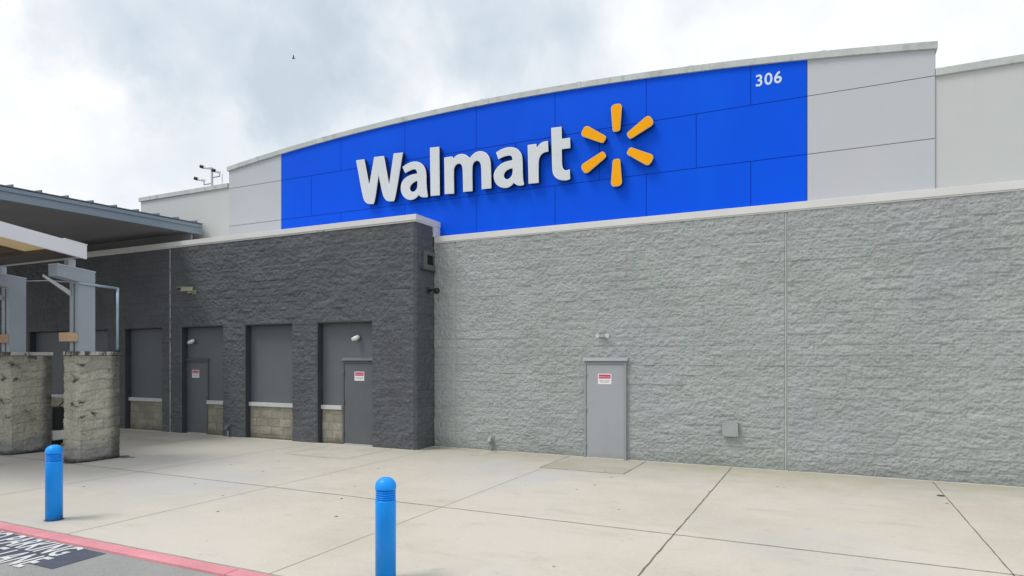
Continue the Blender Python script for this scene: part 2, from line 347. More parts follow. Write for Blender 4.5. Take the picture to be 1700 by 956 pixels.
# ------------------------------------------------------------------ ground
def plane(name, x0, x1, y0, y1, z, m):
    b = MB(); b.b.faces.new([b.b.verts.new(p) for p in ((x0,y0,z),(x1,y0,z),(x1,y1,z),(x0,y1,z))]); return struct(b.build(name, m))
plane('ground', -900, 900, -900, 900, -.30, 'earth')
plane('parking_lot', -120, 120, -80, -5, -.034, 'lot')
plane('road', -120, 120, -5, 4.60, -.030, 'road')
b = MB(); b.box(-60, 40, 4.765, 13.9, -.25, 0); struct(b.build('pavement', 'concrete'))
b = MB()
for i in range(-20, 14):
    x0 = i*3.0+.6; b.box(x0, x0+2.994, 4.585, 4.762, -.2, .001, bev=.010)
struct(b.build('kerb', 'kerb_red'))
# joints
def strip(b, p, q, w, z=.0025, jit=.25, seg=.12):
    p, q = Vector(p), Vector(q); d = q-p; n = max(2, int(d.length/seg)); d.normalize(); s = Vector((-d.y, d.x)); prev = None
    for i in range(n+1):
        c = p+(q-p)*i/n+s*random.uniform(-w, w)*.25; ww = w*(1+random.uniform(-jit, jit))/2
        a = b.b.verts.new((*(c+s*ww), z)); e = b.b.verts.new((*(c-s*ww), z))
        if prev: b.b.faces.new((prev[0], prev[1], e, a))
        prev = (a, e)
b = MB()
strip(b, (-40, 8.0), (-8.4, 8.02), .016); strip(b, (-8.4, 8.02), (20, 7.9), .019)
for x, w in ((-1.67, .019), (1.68, .014), (5.0, .018)): strip(b, (x, 4.77), (x-.0, 13.45), w)
for x, y, w in ((-5.08, 11.75, .016), (-3.38, 11.75, .022)): strip(b, (x, y), (x, 13.44), w)
strip(b, (-5.09, 11.75), (-3.37, 11.75), .02, jit=.6)
struct(b.build('pavement_joint', 'joint'))
b = MB()
for x in (-5.0, -8.36, -11.7, -15.05, -18.4): strip(b, (x, 4.77), (x, 12.66 if x < -8.6 else (11.73 if x == -5.0 else 13.4)), .012, z=.0022)
for x0, x1, y in ((-11.02, -9.25, 10.98), (-16.8, -15.2, 11.05)):
    strip(b, (x0, y), (x1, y), .016, z=.0028, jit=.7); strip(b, (x0, y), (x0, 12.66), .014, z=.0028); strip(b, (x1, y), (x1, 12.66), .014, z=.0028)
strip(b, (-60, 4.775), (40, 4.775), .014, z=.0022)
struct(b.build('pavement_scoring', 'joint_light'))
def pad(x0, x1, y0, y1, m):
    b = MB(); b.b.faces.new([b.b.verts.new(p) for p in ((x0,y0,.0012),(x1,y0,.0012),(x1,y1,.0012),(x0,y1,.0012))]); struct(b.build('door_pad', m))
pad(-5.08, -3.38, 11.75, 13.40, 'pad'); pad(-11.02, -9.25, 10.98, 12.62, 'pad_light'); pad(-16.8, -15.2, 11.05, 12.62, 'pad_light')
# chewing-gum and oil spots on the slab
b = MB()
rs = random.Random(3)
for i in range(46):
    x, y = rs.uniform(-12, 4), rs.uniform(5.1, 12.8); r = rs.uniform(.008, .028)
    k = rs.randint(7, 9); b.b.faces.new([b.b.verts.new((x+r*rs.uniform(.7,1.2)*math.cos(6.283*j/k), y+r*rs.uniform(.7,1.2)*math.sin(6.283*j/k), .003)) for j in range(k)])
struct(b.build('gum_spots', 'joint'))
def blot(b, cx, cy, rx, ry, z, n=40, sd=0):
    rr = random.Random(sd); ph = [rr.uniform(0, 6.28) for _ in range(5)]
    vs = []
    for i in range(n):
        t_ = 6.2832*i/n; k = 1+sum(.16/(j+1)*math.sin((j+2)*t_+ph[j]) for j in range(5))+rr.uniform(-.05, .05)
        e = 4; c_, s_ = math.cos(t_), math.sin(t_); q = (abs(c_)**e+abs(s_)**e)**(-1/e)
        vs.append(b.b.verts.new((cx+rx*q*c_*k, cy+ry*q*s_*k, z)))
    b.b.faces.new(vs)
for i, (cx, cy, rx, ry, m_) in enumerate(((-14.03, 8.57, .30, .52, 'dark_tint'), (-16.66, 8.57, .42, .50, 'dark_tint'), (-13.75, 9.05, .22, .10, 'dark_tint'), (-14.72, 12.25, .26, .36, 'damp'), (-16.2, 11.3, .75, .10, 'damp'), (-10.3, 10.95, .55, .05, 'damp'), (-7.0, 13.0, .18, .36, 'damp'))):
    b = MB(); blot(b, cx, cy, rx, ry, .0016+.0003*i, sd=i); struct(b.build('pavement_mark', m_))  # near-black patches round the pier feet, algae tints elsewhere on the slab
# painted road panel with lettering
b = MB(); b.b.faces.new([b.b.verts.new(p) for p in ((-13.6,3.97,-.026),(-7.2,3.97,-.026),(-7.23,4.55,-.026),(-13.6,4.55,-.026))]); struct(b.build('road_paint_panel', 'road_black'))
for txt, xr, yb, hgt in (('NO PARKING', -7.62, 4.235, .33), ('FIRE LANE', -7.55, 3.85, .34)):
    me = text_mesh(txt, 1, .002, offset=.022, space=1.08)
    co_ = np.array([v.co for v in me.vertices]); w = co_[:, 0].max(); h = co_[:, 1].max()
    me.transform(Matrix.Translation((xr, yb, -.022)) @ Matrix.Diagonal((.29, hgt/h, 1, 1)) @ Matrix.Translation((-w, 0, 0)))
    struct(obj('road_lettering', me, 'road_white'))

# ------------------------------------------------------------------ store building
ST = thing('store_building', 'low store building with blue sign wall, grey block wall and charcoal block annex', 'building', (-8, YM, 0))
def P(name, mb, m):
    o = mb.build(name, m); o.parent = ST; o.matrix_parent_inverse = Matrix.Translation(ST.location).inverted(); return o
def adopt(o, par=None):
    o.parent = ST; o.matrix_parent_inverse = Matrix.Translation(ST.location).inverted(); return o
GX1 = 9.0
# grey split-face wall
us = grid(-8.62, 3.6, .0155)+grid(3.6, GX1, .05)[1:]
o = rough_sheet('block_wall', 'split_grey', None, (0, YM, 0), (1,0,0), (0,-1,0), us, grid(0, 4.975, .0155), .021, 11, gd=.009, gw=.014, seams=(-.685, -8.02)); adopt(o)
b = MB(); b.box(-8.58, GX1, YM+.001, YM+.2, 0, 4.98); P('wall_core', b, 'reveal_dark')
for x in (-.685, -8.02):
    w_ = .008 if x > -5 else .003
    b = MB(); b.box(x-w_, x+w_, YM-(.030 if x > -5 else .016), YM, .01, 4.95); P('control_joint', b, 'joint_seal')
b = MB(); b.box(-8.62, GX1, YM-.05, YM+.0, .0, .014); P('base_sealant', b, 'joint_seal')
b = MB(); b.box(-8.585, GX1, YM-.06, YU-.002, 4.975, 5.115, bev=.006); P('parapet_cap', b, 'white_trim'); b = MB(); b.box(-8.585, GX1, YM-.045, YM-.03, 4.95, 4.974); P('drip_edge', b, 'white_trim')
# charcoal block annex
OPEN = [(-29.3,-27.6),(-26.8,-25.1),(-24.27,-22.06),(-21.75,-20.04),(-19.23,-17.52),(-16.68,-14.99),(-14.14,-12.45),(-11.60,-9.88)]
OT = 3.04; BX0, BX1 = -34.0, -8.65
us = grid(BX0, -26.5, .05, [a for o_ in OPEN for a in o_])+grid(-26.5, BX1, .021, [a for o_ in OPEN for a in o_])[1:]
o = rough_sheet('charcoal_block_wall', 'split_dark', None, (0, YB, 0), (1,0,0), (0,-1,0), us, grid(0, 5.38, .021, [OT]), 0.024, 21, skip=[(a, c, -1, OT) for a, c in OPEN], gd=.009, gw=.016, seams=(-17.15,)); adopt(o)
o = rough_sheet('charcoal_side_wall', 'split_dark', None, (BX1, YB, 0), (0,1,0), (1,0,0), grid(0, YM-YB+.02, .02), grid(0, 5.38, .02), .027, 23, gd=.005); adopt(o)
b = MB(); x = BX0
for a, c in OPEN+[(BX1, None)]:
    b.box(x, a, YB+.001, YB+.199, 0, OT)
    if c: x = c
b.box(BX0, BX1, YB+.001, YB+.199, OT, 5.379); P('reveal', b, 'reveal_dark')
b = MB(); b.box(BX0, BX1-.002, YB+.2, YU-.01, 0, 5.379); P('annex_core', b, 'dark_panel')
b = MB(); b.box(BX0, -8.57, YB-.075, YU-.001, 5.38, 5.515, bev=.006); P('annex_parapet_cap', b, 'white_trim')
b = MB(); b.box(BX0, -8.60, YB-.05, YB-.03, 5.345, 5.379); P('drip_edge', b, 'white_trim')
b = MB(); b.box(-8.6099, -8.585, YB-.029, YM-.076, 5.345, 5.379); P('drip_edge', b, 'white_trim')
b = MB(); b.box(-8.645, -8.588, YM-.075, YU-.003, 5.118, 5.379); P('parapet_return', b, 'white_trim')
b = MB(); b.box(-17.158, -17.142, YB-.036, YB, .02, 5.33); P('control_joint', b, 'joint_seal')
b = MB(); b.box(BX0, BX1+.02, YB-.055, YB, 0, .012); P('base_sealant', b, 'joint_seal')
b = MB(); b.box(BX1, BX1+.055, YB, YM-.02, 0, .012); P('base_sealant', b, 'joint_seal')
# doors: (x0, x1, y of wall face, leaf material, trim material, hinge side)
def door(x0, x1, y, leaf, trim, hinge_left, ht=2.07):
    w = .045
    b = MB(); b.box(x0+w, x1-w, y-.028, y+.03, .022, ht-w, bev=.003); d = P('door', b, leaf)
    def sub(nm, b, m): 
        o = b.build(nm, m); o.parent = d; o.matrix_parent_inverse = (Matrix.Translation(ST.location)).inverted() @ Matrix.Translation(ST.location); return o
    b = MB(); b.box(x0, x0+w-.006, y-.045, y+.05, 0, ht); b.box(x1-w+.006, x1, y-.045, y+.05, 0, ht); b.box(x0+w-.006, x1-w+.006, y-.045, y+.05, ht-w+.006, ht); sub('frame', b, trim)
    b = MB(); b.box(x0+w-.005, x1-w+.005, y-.012, y+.02, .002, ht-w+.005); sub('shadow_gap', b, 'black_gap')
    b = MB(); b.poly([(x0-.03, y, ht+.10), (x0-.03, y-.075, ht+.035), (x0-.03, y-.075, ht+.02), (x0-.03, y, ht+.02)], (x1-x0+.06, 0, 0)); sub('drip_cap', b, trim)
    b = MB(); b.box(x0+w, x1-w, y-.05, y-.029, .004, .022); sub('threshold', b, 'joint_seal')
    xh = x0+w-.003 if hinge_left else x1-w+.003
    for z in (.28, 1.05, 1.80):
        b = MB(); b.tube([(xh, y-.046, z-.055), (xh, y-.046, z+.055)], .011, 8); sub('hinge', b, trim)
    return d
door(-4.72, -3.79, YM-.055, 'grey_door', 'grey_trim', True)
# grey door stands in the sheet; hide the sheet behind a flat rebate
door(-16.67, -15.80, YB+.19, 'dark_door', 'dark_trim', False)
door(-10.93, -9.95, YB+.19, 'dark_door', 'dark_trim', True)
b = MB(); b.box(-4.735, -3.775, YM-.056, YM+.0, 0, 2.11); P('door_rebate', b, 'grey_trim')
# bays: flat infill, limestone sill and tan block base
for i, (a, c) in enumerate(OPEN):
    e = []
    if i == 5: e = [(-15.795, c)]
    elif i == 7: e = [(a, -10.935)]
    else: e = [(a, c)]
    b = MB()
    b.box(a+.003, c-.003, YB+.187, YB+.199, 0, OT-.003); inf = P('infill_panel', b, 'dark_panel')
    for (p, q) in e:
        b = MB(); b.box(p-(0 if p != a else -.002), q-.004, YB+.10, YB+.186, .86, .965, bev=.006); s_ = b.build('sill', 'sill'); s_.parent = inf
        o = rough_sheet('stone_base', 'stone_base', inf, (0, YB+.16, 0), (1,0,0), (0,-1,0), grid(p+.002, q-.004, .02), grid(0, .858, .02), .011, 31+i, bh=.215, bw=.42, gw=.02, gd=.012, ragged=.03, vj=.9)
        b = MB(); b.box(p+.003, q-.005, YB+.161, YB+.186, 0, .857); s_ = b.build('stone_backing', 'stone_base'); s_.parent = inf
# sign wall: panels hung on a backing, curved parapet
def arch(x): return 8.33-.0067*(x+7.3)**2
XA, XB, XC, XD = -15.95, -13.86, -.32, 1.76
def panel(b, x0, x1, z0, z1, y0=YU, th=.02, g=.006):
    x0 += g; x1 -= g; z0 += g
    if z1 is None:
        n = max(2, int((x1-x0)/.3)); top = [(x0+(x1-x0)*k/n) for k in range(n+1)]
        pts = [(x0, y0, z0), (x1, y0, z0)]+[(x, y0, arch(x)-.12) for x in reversed(top)]
    else: pts = [(x0,y0,z0),(x1,y0,z0),(x1,y0,z1-g),(x0,y0,z1-g)]
    b.poly(pts, (0, th, 0))
odd = [XB]+[-11.71, -9.64, -7.57, -5.53, -3.44, -1.34]+[XC]; even = [XB, -12.75, -10.7, -8.6, -6.52, -4.48, -2.40, XC]
for z0, z1, xs in ((4.9, 6.07, odd), (6.07, 7.185, even), (7.185, None, odd)):
    for x0, x1 in zip(xs, xs[1:]):
        b = MB(); panel(b, x0, x1, z0, z1, g=.0065); P('blue_panel', b, 'blue')
for x0, x1 in ((XA, XB), (XC, XD)):
    for z0, z1 in ((4.9, 6.07), (6.07, 7.185), (7.185, None)):
        b = MB(); panel(b, x0, x1, z0, z1, g=.007); P('grey_panel', b, 'panel_grey')
def arched_box(b, x0, x1, y0, y1, zb, dz=0, n=40):
    xs = [x0+(x1-x0)*k/n for k in range(n+1)]
    b.poly([(x0,y0,zb),(x1,y0,zb)]+[(x,y0,arch(x)+dz) for x in reversed(xs)], (0,y1-y0,0))
b = MB(); arched_box(b, XB, XC, YU+.012, YU+.02, 4.9, -.125); P('blue_backing', b, 'blue_seam')
b = MB(); arched_box(b, XA, XB-.001, YU+.012, YU+.02, 4.9, -.125, 8); P('panel_backing', b, 'seam'); b = MB(); arched_box(b, XC+.001, XD, YU+.012, YU+.02, 4.9, -.125, 8); P('panel_backing', b, 'seam')
b = MB(); arched_box(b, XA, XD, YU+.021, YU+.5, 0, -.125); P('sign_wall_core', b, 'wall_pale')
b = MB()      # coping over the arch, in lengths with raised seam covers
xs = grid(XA-.03, XD+.03, .3)
for x0, x1 in zip(xs, xs[1:]):
    b.poly([(x0, YU-.05, arch(x0)-.125), (x1, YU-.05, arch(x1)-.125), (x1, YU-.05, arch(x1)), (x0, YU-.05, arch(x0))], (0, .58, 0))
P('arched_coping', b, 'coping')
for k in range(7):
    x = XA+1.2+k*2.45; b = MB(); b.box(x-.05, x+.05, YU-.056, YU+.53, arch(x)-.129, arch(x)+.006); P('coping_seam', b, 'coping')
b = MB(); b.box(XD+.001, GX1, YU+.03, YU+.5, 0, 7.18); P('side_wall', b, 'wall_pale')
b = MB(); b.box(-20.0, XA-.001, YU+.03, YU+.5, 0, 7.23); P('side_wall', b, 'wall_pale')
for a_, c_, st_, z_ in ((XD+.002, GX1, 2.4, 7.18), (-20.05, XA-.032, 2.1, 7.23)):
    g_ = grid(a_, c_, st_)
    for x0, x1 in zip(g_, g_[1:]): b = MB(); b.box(x0, x1-.006, YU-.02, YU+.53, z_, z_+.13, bev=.006); P('side_coping', b, 'coping')
b = MB(); b.box(-34, GX1, YU+.5, 45, 0, 4.6); P('rear_hall', b, 'wall_pale')

# ------------------------------------------------------------------ lettering on the sign wall
F_, TH_ = 1077., R(25.8)
def LP(lp):        # drawing coordinates measured on the sign face (camera-plane survey) turned into metres on the wall
    out = []
    for (px, py) in lp:
        u = (px-850)/F_; k = (YU-.14)/(math.cos(TH_)+u*math.sin(TH_)); out.append((k*(u*math.cos(TH_)-math.sin(TH_)), 2.15+(595-py)/F_*k))
    return out
def smooth(lp, it=2, lim=52):
    for _ in range(it):
        out = []; n = len(lp)
        for i in range(n):
            a, b_, c = Vector(lp[i-1]), Vector(lp[i]), Vector(lp[(i+1) % n])
            ang = math.degrees((b_-a).angle(c-b_, 0))
            if ang < lim and ang > 3: out += [tuple(b_+(a-b_)*.25), tuple(b_+(c-b_)*.25)]
            else: out.append(tuple(b_))
        lp = out
    return lp
def Z(o, s, pts): return [(o[0]+x/s, o[1]+y/s) for x, y in pts]
GLYPH = [
 ('W', [Z((580,240), 8.69, [(102,230),(215,214),(288,600),(362,182),(498,167),(575,600),(643,131),(770,117),(662,775),(640,815),(560,818),(515,785),(480,710),(425,425),(368,800),(350,855),(270,856),(225,820),(198,755)])]),
 ('a', [Z((660,230), 8.69, [(75,412),(150,358),(230,332),(300,337),(360,370),(400,430),(415,510),(415,620),(420,730),(436,830),(425,845),(352,845),(325,828),(308,808),(280,845),(230,878),(170,885),(110,857),(65,800),(48,720),(60,640),(105,575),(170,535),(240,515),(288,508),(285,475),(270,448),(240,438),(190,455),(115,495)]),
        Z((660,230), 8.69, [(290,605),(292,680),(285,725),(250,765),(215,775),(185,755),(175,710),(195,665),(240,625)])]),
 ('l', [Z((660,230), 8.69, [(472,135),(600,121),(608,815),(482,826)])]),
 ('m', [Z((730,240), 10.62, [(85,232),(225,213),(238,252),(290,198),(340,175),(395,167),(450,177),(500,208),(530,243),(585,175),(640,137),(695,120),(745,119),(805,138),(855,185),(888,260),(900,360),(908,767),(745,786),(738,400),(725,330),(700,292),(660,278),(615,296),(582,345),(570,420),(576,817),(420,833),(410,430),(398,370),(372,337),(335,330),(292,350),(258,395),(245,450),(252,862),(93,870)])]),
 ('a', [Z((810,230), 10.63, [(150,247),(230,195),(330,158),(430,152),(510,177),(570,235),(600,300),(610,400),(612,600),(618,720),(636,805),(610,826),(530,826),(485,800),(460,775),(420,825),(360,862),(290,872),(200,848),(140,790),(107,700),(107,620),(150,530),(230,450),(330,405),(438,385),(437,340),(420,308),(390,295),(330,302),(260,325),(190,362)]),
        Z((810,230), 10.63, [(442,518),(443,580),(435,645),(390,705),(335,730),(288,700),(275,640),(310,575),(370,535)])]),
 ('r', [Z((865,200), 8.69, [(100,357),(218,341),(228,400),(265,345),(320,308),(385,298),(393,445),(340,455),(290,488),(258,545),(250,620),(252,897),(113,910)])]),
 ('t', [Z((865,200), 8.69, [(440,111),(582,93),(585,268),(705,253),(708,396),(585,412),(588,630),(600,690),(630,722),(665,722),(700,708),(706,842),(665,860),(600,863),(530,845),(480,800),(457,740),(452,640)])]),
]
sg = thing('lettering_sign', 'large off-white raised letters reading Walmart on the blue sign wall', 'sign', (-8.3, YU, 5.9))
def sp(o, par=sg): o.parent = par; o.matrix_parent_inverse = Matrix.Translation(par.location).inverted(); return o
def raised(loops, par, mats, name, d=.115):
    r = sp(obj(name, shape_mesh(loops, d, xf=up(0, YU-.02-d/2, 0)), mats[1]), par)
    for nm, th, off, y, m in (('trim', .012, .004, YU-.02-d-.006, mats[2]), ('face', .006, -.010, YU-.02-d-.0135, mats[0])):
        o = obj(nm, shape_mesh(loops, th, offset=off, xf=up(0, y, 0)), m); o.parent = r
    return r
for ch, loops in GLYPH:
    raised([smooth(LP(lp)) for lp in loops], sg, ('letter_face', 'letter_return', 'letter_edge'), 'letter')
# six-petal emblem
em = thing('spark_emblem', 'amber six-petal starburst emblem right of the white letters', 'emblem', (-4.05, YU, 6.73))
def petal(a, r0=.295, r1=.885, w0=.082, w1=.118):
    pts = []
    for cx, cy, sgn, w, rr in ((r1, 0, 1, w1, .085), (r0, 0, -1, w0, .055)):
        # rounded end: flat top with rounded corners
        for k in range(9):
            t_ = math.pi/2-math.pi*k/8 if sgn > 0 else -math.pi/2-math.pi*k/8
            pts.append((cx-sgn*rr+math.cos(t_)*rr, math.copysign(max(w-rr, 0), math.sin(t_))*(abs(math.sin(t_)) > 1e-6)+math.sin(t_)*rr))
    c, s = math.cos(a), math.sin(a)
    return [(-4.05+x*c-y*s, 6.735+x*s+y*c) for x, y in pts]
for k in range(6): raised([petal(R(90+60*k))], em, ('petal_face', 'letter_return', 'petal_edge'), 'petal')
me = text_mesh('306', .34, .006, offset=.005, space=1.1, xf=up(0,0,0))
cc = np.array([v.co for v in me.vertices]); sx = .475/(cc[:,0].max()-cc[:,0].min()); sz = .235/(cc[:,2].max()-cc[:,2].min())
me.transform(Matrix.Translation((-1.245, YU-.004, 7.53)) @ Matrix.Diagonal((sx,1,sz,1)) @ Matrix.Translation((-cc[:,0].min(),0,-cc[:,2].min())))
o = obj('number_sign', me, 'num'); tag(o, 'pale street number 306 at the upper right of the blue wall', 'number')

# ------------------------------------------------------------------ notices on the doors
def notice(x, y, z, lab, w=.30, h=.225):
    t_ = thing('door_notice', lab, 'notice', (x, y, z), 'red and white notices on the doors')
    b = MB(); b.box(-w/2, w/2, -.003, 0, -h/2, h/2); b.build('plate', 'sign_white', t_)
    b = MB(); b.box(-w/2+.02, w/2-.02, -.0045, -.0031, h*.04, h/2-.018); b.build('band', 'sign_red', t_)
    me = text_mesh('EMERGENCY EXIT', .03, .001, offset=.0008, align='CENTER', xf=Matrix.Translation((0,-.0052,h*.04+.025)) @ Matrix.Rotation(R(90),4,'X')); obj('lettering', me, 'sign_light', t_)
    b = MB(); 
    for x0, x1, zz in ((-w/2+.03, -.01, -.035), (.005, w/2-.03, -.035), (-w/2+.05, w/2-.06, -.065)): b.box(x0, x1, -.004, -.0031, zz-.008, zz+.006)
    b.build('small_print', 'sign_text', t_)
notice(-4.26, YM-.086, 1.71, 'red and white notice on the pale grey door')
notice(-16.31, YB+.159, 1.71, 'red and white notice on the left charcoal door')
notice(-10.41, YB+.159, 1.71, 'red and white notice on the charcoal door nearest the annex corner')

# ------------------------------------------------------------------ wall fixtures
t_ = thing('emergency_light', 'small twin-head grey lamp above the pale grey door', 'wall light', (-4.3, YM-.045, 2.63))
b = MB(); b.box(-.05, .05, -.06, 0, -.03, .045, bev=.008); b.build('housing', 'grey_fix', t_)
for sx_ in (-1, 1):
    b = MB(); b.tube([(sx_*.055, -.05, .0), (sx_*.09, -.07, .01)], .012, 8); b.tube([(sx_*.105, -.04, .02), (sx_*.11, -.10, .0)], [.028, .045], 14); b.build('lamp_head', 'white_plastic', t_)
def bullet(x, z, lab):
    t_ = thing('bullet_light', lab, 'wall light', (x, YB+.187, z), 'small white lights over the charcoal doors')
    b = MB(); b.tube([(0, 0, 0), (0, -.035, 0)], .055, 18); b.build('base', 'dark_trim', t_)
    b = MB(); b.tube([(0, -.03, 0), (-.01, -.10, -.01)], .017, 10); b.build('arm', 'white_plastic', t_)
    b = MB(); b.tube([(.055, -.07, .035), (.05, -.09, .032), (-.02, -.13, -.005), (-.09, -.165, -.035)], [.03, .052, .058, .04], 18); b.build('lamp_head', 'white_plastic', t_)
bullet(-16.37, 2.63, 'small white light above the left charcoal door')
bullet(-10.44, 2.65, 'round white light above the charcoal door nearest the annex corner')
t_ = thing('security_camera', 'weathered beige box camera high on the charcoal wall beside the pale control joint', 'camera', (-16.12, YB-.03, 4.06))
b = MB(); b.box(-.07, .07, -.03, .0, -.09, .02, bev=.006); b.tube([(0,-.02,-.03),(-.02,-.2,-.06)], .022, 10); b.build('bracket', 'beige_cam', t_)
b = MB(); b.poly([(-.07,-.10,-.0),(.05,-.10,.0),(.05,-.10,.10),(-.07,-.10,.10)], (-.26,-.16,-.01)); b.build('housing', 'beige_cam', t_)
b = MB(); b.poly([(-.335,-.27,.008),(-.23,-.27,.008),(-.23,-.27,.09),(-.335,-.27,.09)], (-.012,-.01,0)); b.build('lens', 'black_plastic', t_)
b = MB(); b.poly([(-.09,-.09,.10),(.07,-.09,.10),(.07,-.09,.115),(-.09,-.09,.115)], (-.29,-.2,-.01)); b.build('sunshield', 'beige_cam', t_)
# dome arm camera in the corner between the annex and the grey wall
t_ = thing('corner_camera', 'black dome camera on a short arm in the corner of the charcoal annex', 'camera', (BX1+.04, 13.15, 3.79))
b = MB(); b.box(0, .02, -.07, .07, -.09, .07, bev=.005); b.build('plate', 'reveal_dark', t_)
b = MB(); b.tube([(.015,0,-.02),(.11,.02,.0),(.19,.03,.0)], .028, 10); b.build('arm', 'black_plastic', t_)
b = MB(); b.lathe([(0,.05),(.05,.045),(.075,.01),(.075,-.03),(.06,-.07),(.03,-.095),(0,-.10)], 20, (.24,.03)); b.build('dome', 'black_plastic', t_)
# louvre box on the annex side
t_ = thing('wall_vent', 'square framed black opening on the annex side wall under its parapet', 'vent', (BX1+.045, 13.16, 4.50))
b = MB()
for y0, y1, z0, z1 in ((-.22,-.08,-.22,.22), (.2,.235,-.22,.22), (-.0799,.1999,.13,.22), (-.0799,.1999,-.22,-.10)): b.box(0, .035, y0, y1, z0, z1)
b.build('frame', 'dark_panel', t_)
b = MB(); b.box(0, .012, -.08, .2, -.10, .13); b.build('opening', 'black_gap', t_)
b = MB(); b.box(.0, .06, -.36, .245, -.25, -.225); b.build('ledge', 'reveal_dark', t_)
# electrical cover
t_ = thing('cover_box', 'square grey cover box low on the grey wall right of the door', 'box', (-1.69, YM-.042, .765))
b = MB(); b.box(-.14, .14, -.075, 0, -.14, .14, bev=.004); b.build('back_box', 'dark_trim', t_)  # back box coloured dark to put a shadow edge round the lid
b = MB(); b.box(-.15, .15, -.088, -.0755, -.15, .15, bev=.004); b.build('lid', 'grey_fix', t_)
b = MB()
for dx, dz in ((-.13,-.13),(.13,-.13),(.13,.13),(-.13,.13)): b.tube([(dx,-.087,dz),(dx,-.0915,dz)], .007, 8)
b.build('screws', 'black_gap', t_)
# scupper outlets near the ground
def outlet(x, y, lab, pale):
    t_ = thing('drain_outlet', lab, 'drain outlet', (x, y, 0), 'drain outlets at the wall foot')
    b = MB(); b.box(-.07, .07, -.02, .0, .20, .36, bev=.005); b.build('flange', pale, t_)
    b = MB(); b.tube([(0,0,.30),(0,-.05,.30),(0,-.09,.27),(0,-.11,.21)], [.048,.048,.05,.055], 16, cap=False); b.build('spout', pale, t_)
    b = MB(); b.tube([(0,-.088,.262),(0,-.104,.222)], [.043,.048], 16); b.build('mouth', 'black_gap', t_)
    b = MB(); b.tube([(.015,-.05,.0),(.015,-.05,.18)], .02, 10); b.tube([(.015,-.05,.0),(.015,-.05,.02)], .045, 12); b.build('standpipe', 'grey_fix', t_)
outlet(-7.02, YM-.045, 'pale drain outlet at the foot of the grey wall', 'grey_fix')
outlet(-14.72, YB-.045, 'grey drain outlet on the charcoal pier right of the left door', 'dark_trim')
t_ = thing('cleanout_cover', 'small dark round cleanout cover set in the pavement at right', 'cover', (1.62, 12.05, .003))
b = MB(); b.tube([(0,0,0),(0,0,.006)], .045, 20); b.build('lid', 'iron', t_)
b = MB(); b.lathe([(.047,.0),(.047,.007),(.055,.007),(.055,.0)], 24); b.build('rim', 'joint', t_)

# ------------------------------------------------------------------ camera mast on the roof
t_ = thing('camera_mast', 'thin roof mast with three surveillance cameras above the left parapet', 'camera mast', (-18.27, 15.0, 4.6))
b = MB(); b.tube([(0,0,0),(0,0,3.76)], .035, 10); b.build('pole', 'grey_fix', t_)
b = MB(); b.tube([(.12,.3,0),(.12,.3,3.72)], .012, 8); b.build('conduit', 'grey_fix', t_)
for dx, z in ((-.38, 3.34), (.36, 3.53), (-.02, 3.76)):
    a = MB(); a.tube([(0,0,z),(dx,0,z)], .02, 8); a.tube([(dx,0,z),(dx,0,z+.10)], .014, 8); arm = a.build('arm', 'grey_fix', t_)
def mcam(x, z, l):
    b = MB(); b.tube([(x,0,z),(x-l,-.10,z+.045)], .045, 12); h_ = b.build('camera_head', 'white_plastic', t_)
    b = MB(); b.tube([(x-l,-.10,z+.045),(x-l-.11,-.15,z+.085)], [.05,.056], 12); b.build('lens', 'black_plastic', h_)
mcam(-.34, 3.47, .20); mcam(.40, 3.64, .10); mcam(.02, 3.83, .28)

# ------------------------------------------------------------------ big canopy at the left
cv = thing('entrance_canopy', 'large canopy with blue-grey metal edge and dark soffit at left', 'canopy', (-20, 9, 0))
def cvp(nm, b, m): o = b.build(nm, m); return sp(o, cv)
EX = -17.0
b = MB(); b.poly([(EX, 3.5, 5.70), (EX, 13.6, 5.90), (EX, 13.6, 6.20), (EX, 3.5, 6.00)], (-.10, 0, 0)); b.poly([(EX+.035, 3.5, 5.90), (EX+.035, 13.6, 6.10), (EX+.035, 13.6, 6.19), (EX+.035, 3.5, 5.99)], (-.034, 0, 0)); cvp('fascia', b, 'gutter')
b = MB(); b.poly([(EX-.101, 3.5, 5.73), (EX-.101, 13.6, 5.93), (-34, 13.6, 5.93), (-34, 3.5, 5.73)], (0, 0, .05)); cvp('soffit', b, 'soffit')
b = MB(); b.box(-34, EX-.11, 13.30, 13.36, 5.516, 5.92); cvp('end_screen', b, 'soffit')
b = MB(); b.poly([(EX+.05, 3.45, 6.005), (EX+.05, 13.6, 6.205), (-34, 13.6, 7.0), (-34, 3.45, 6.80)], (0, 0, .025)); cvp('roof', b, 'roof_metal')
b = MB(); y = 3.6
while y < 13.5:
    z = 6.035+(y-3.5)*.0199; b.poly([(EX+.06, y, z-.01), (-34, y, z+.785), (-34, y, z+.84), (EX+.06, y, z+.045)], (0, .03, 0)); y += .61
cvp('standing_seams', b, 'roof_metal')
for x, y in ((-19.0, 5.2), (-27, 5.2)):
    b = MB(); b.box(x-.3, x+.3, y-.3, y+.3, .9, 5.74); o = cvp('column', b, 'steel_paint'); b = MB(); b.box(x-.45, x+.45, y-.45, y+.45, 0, .9, bev=.02); k = b.build('plinth', 'stone_base'); k.parent = o

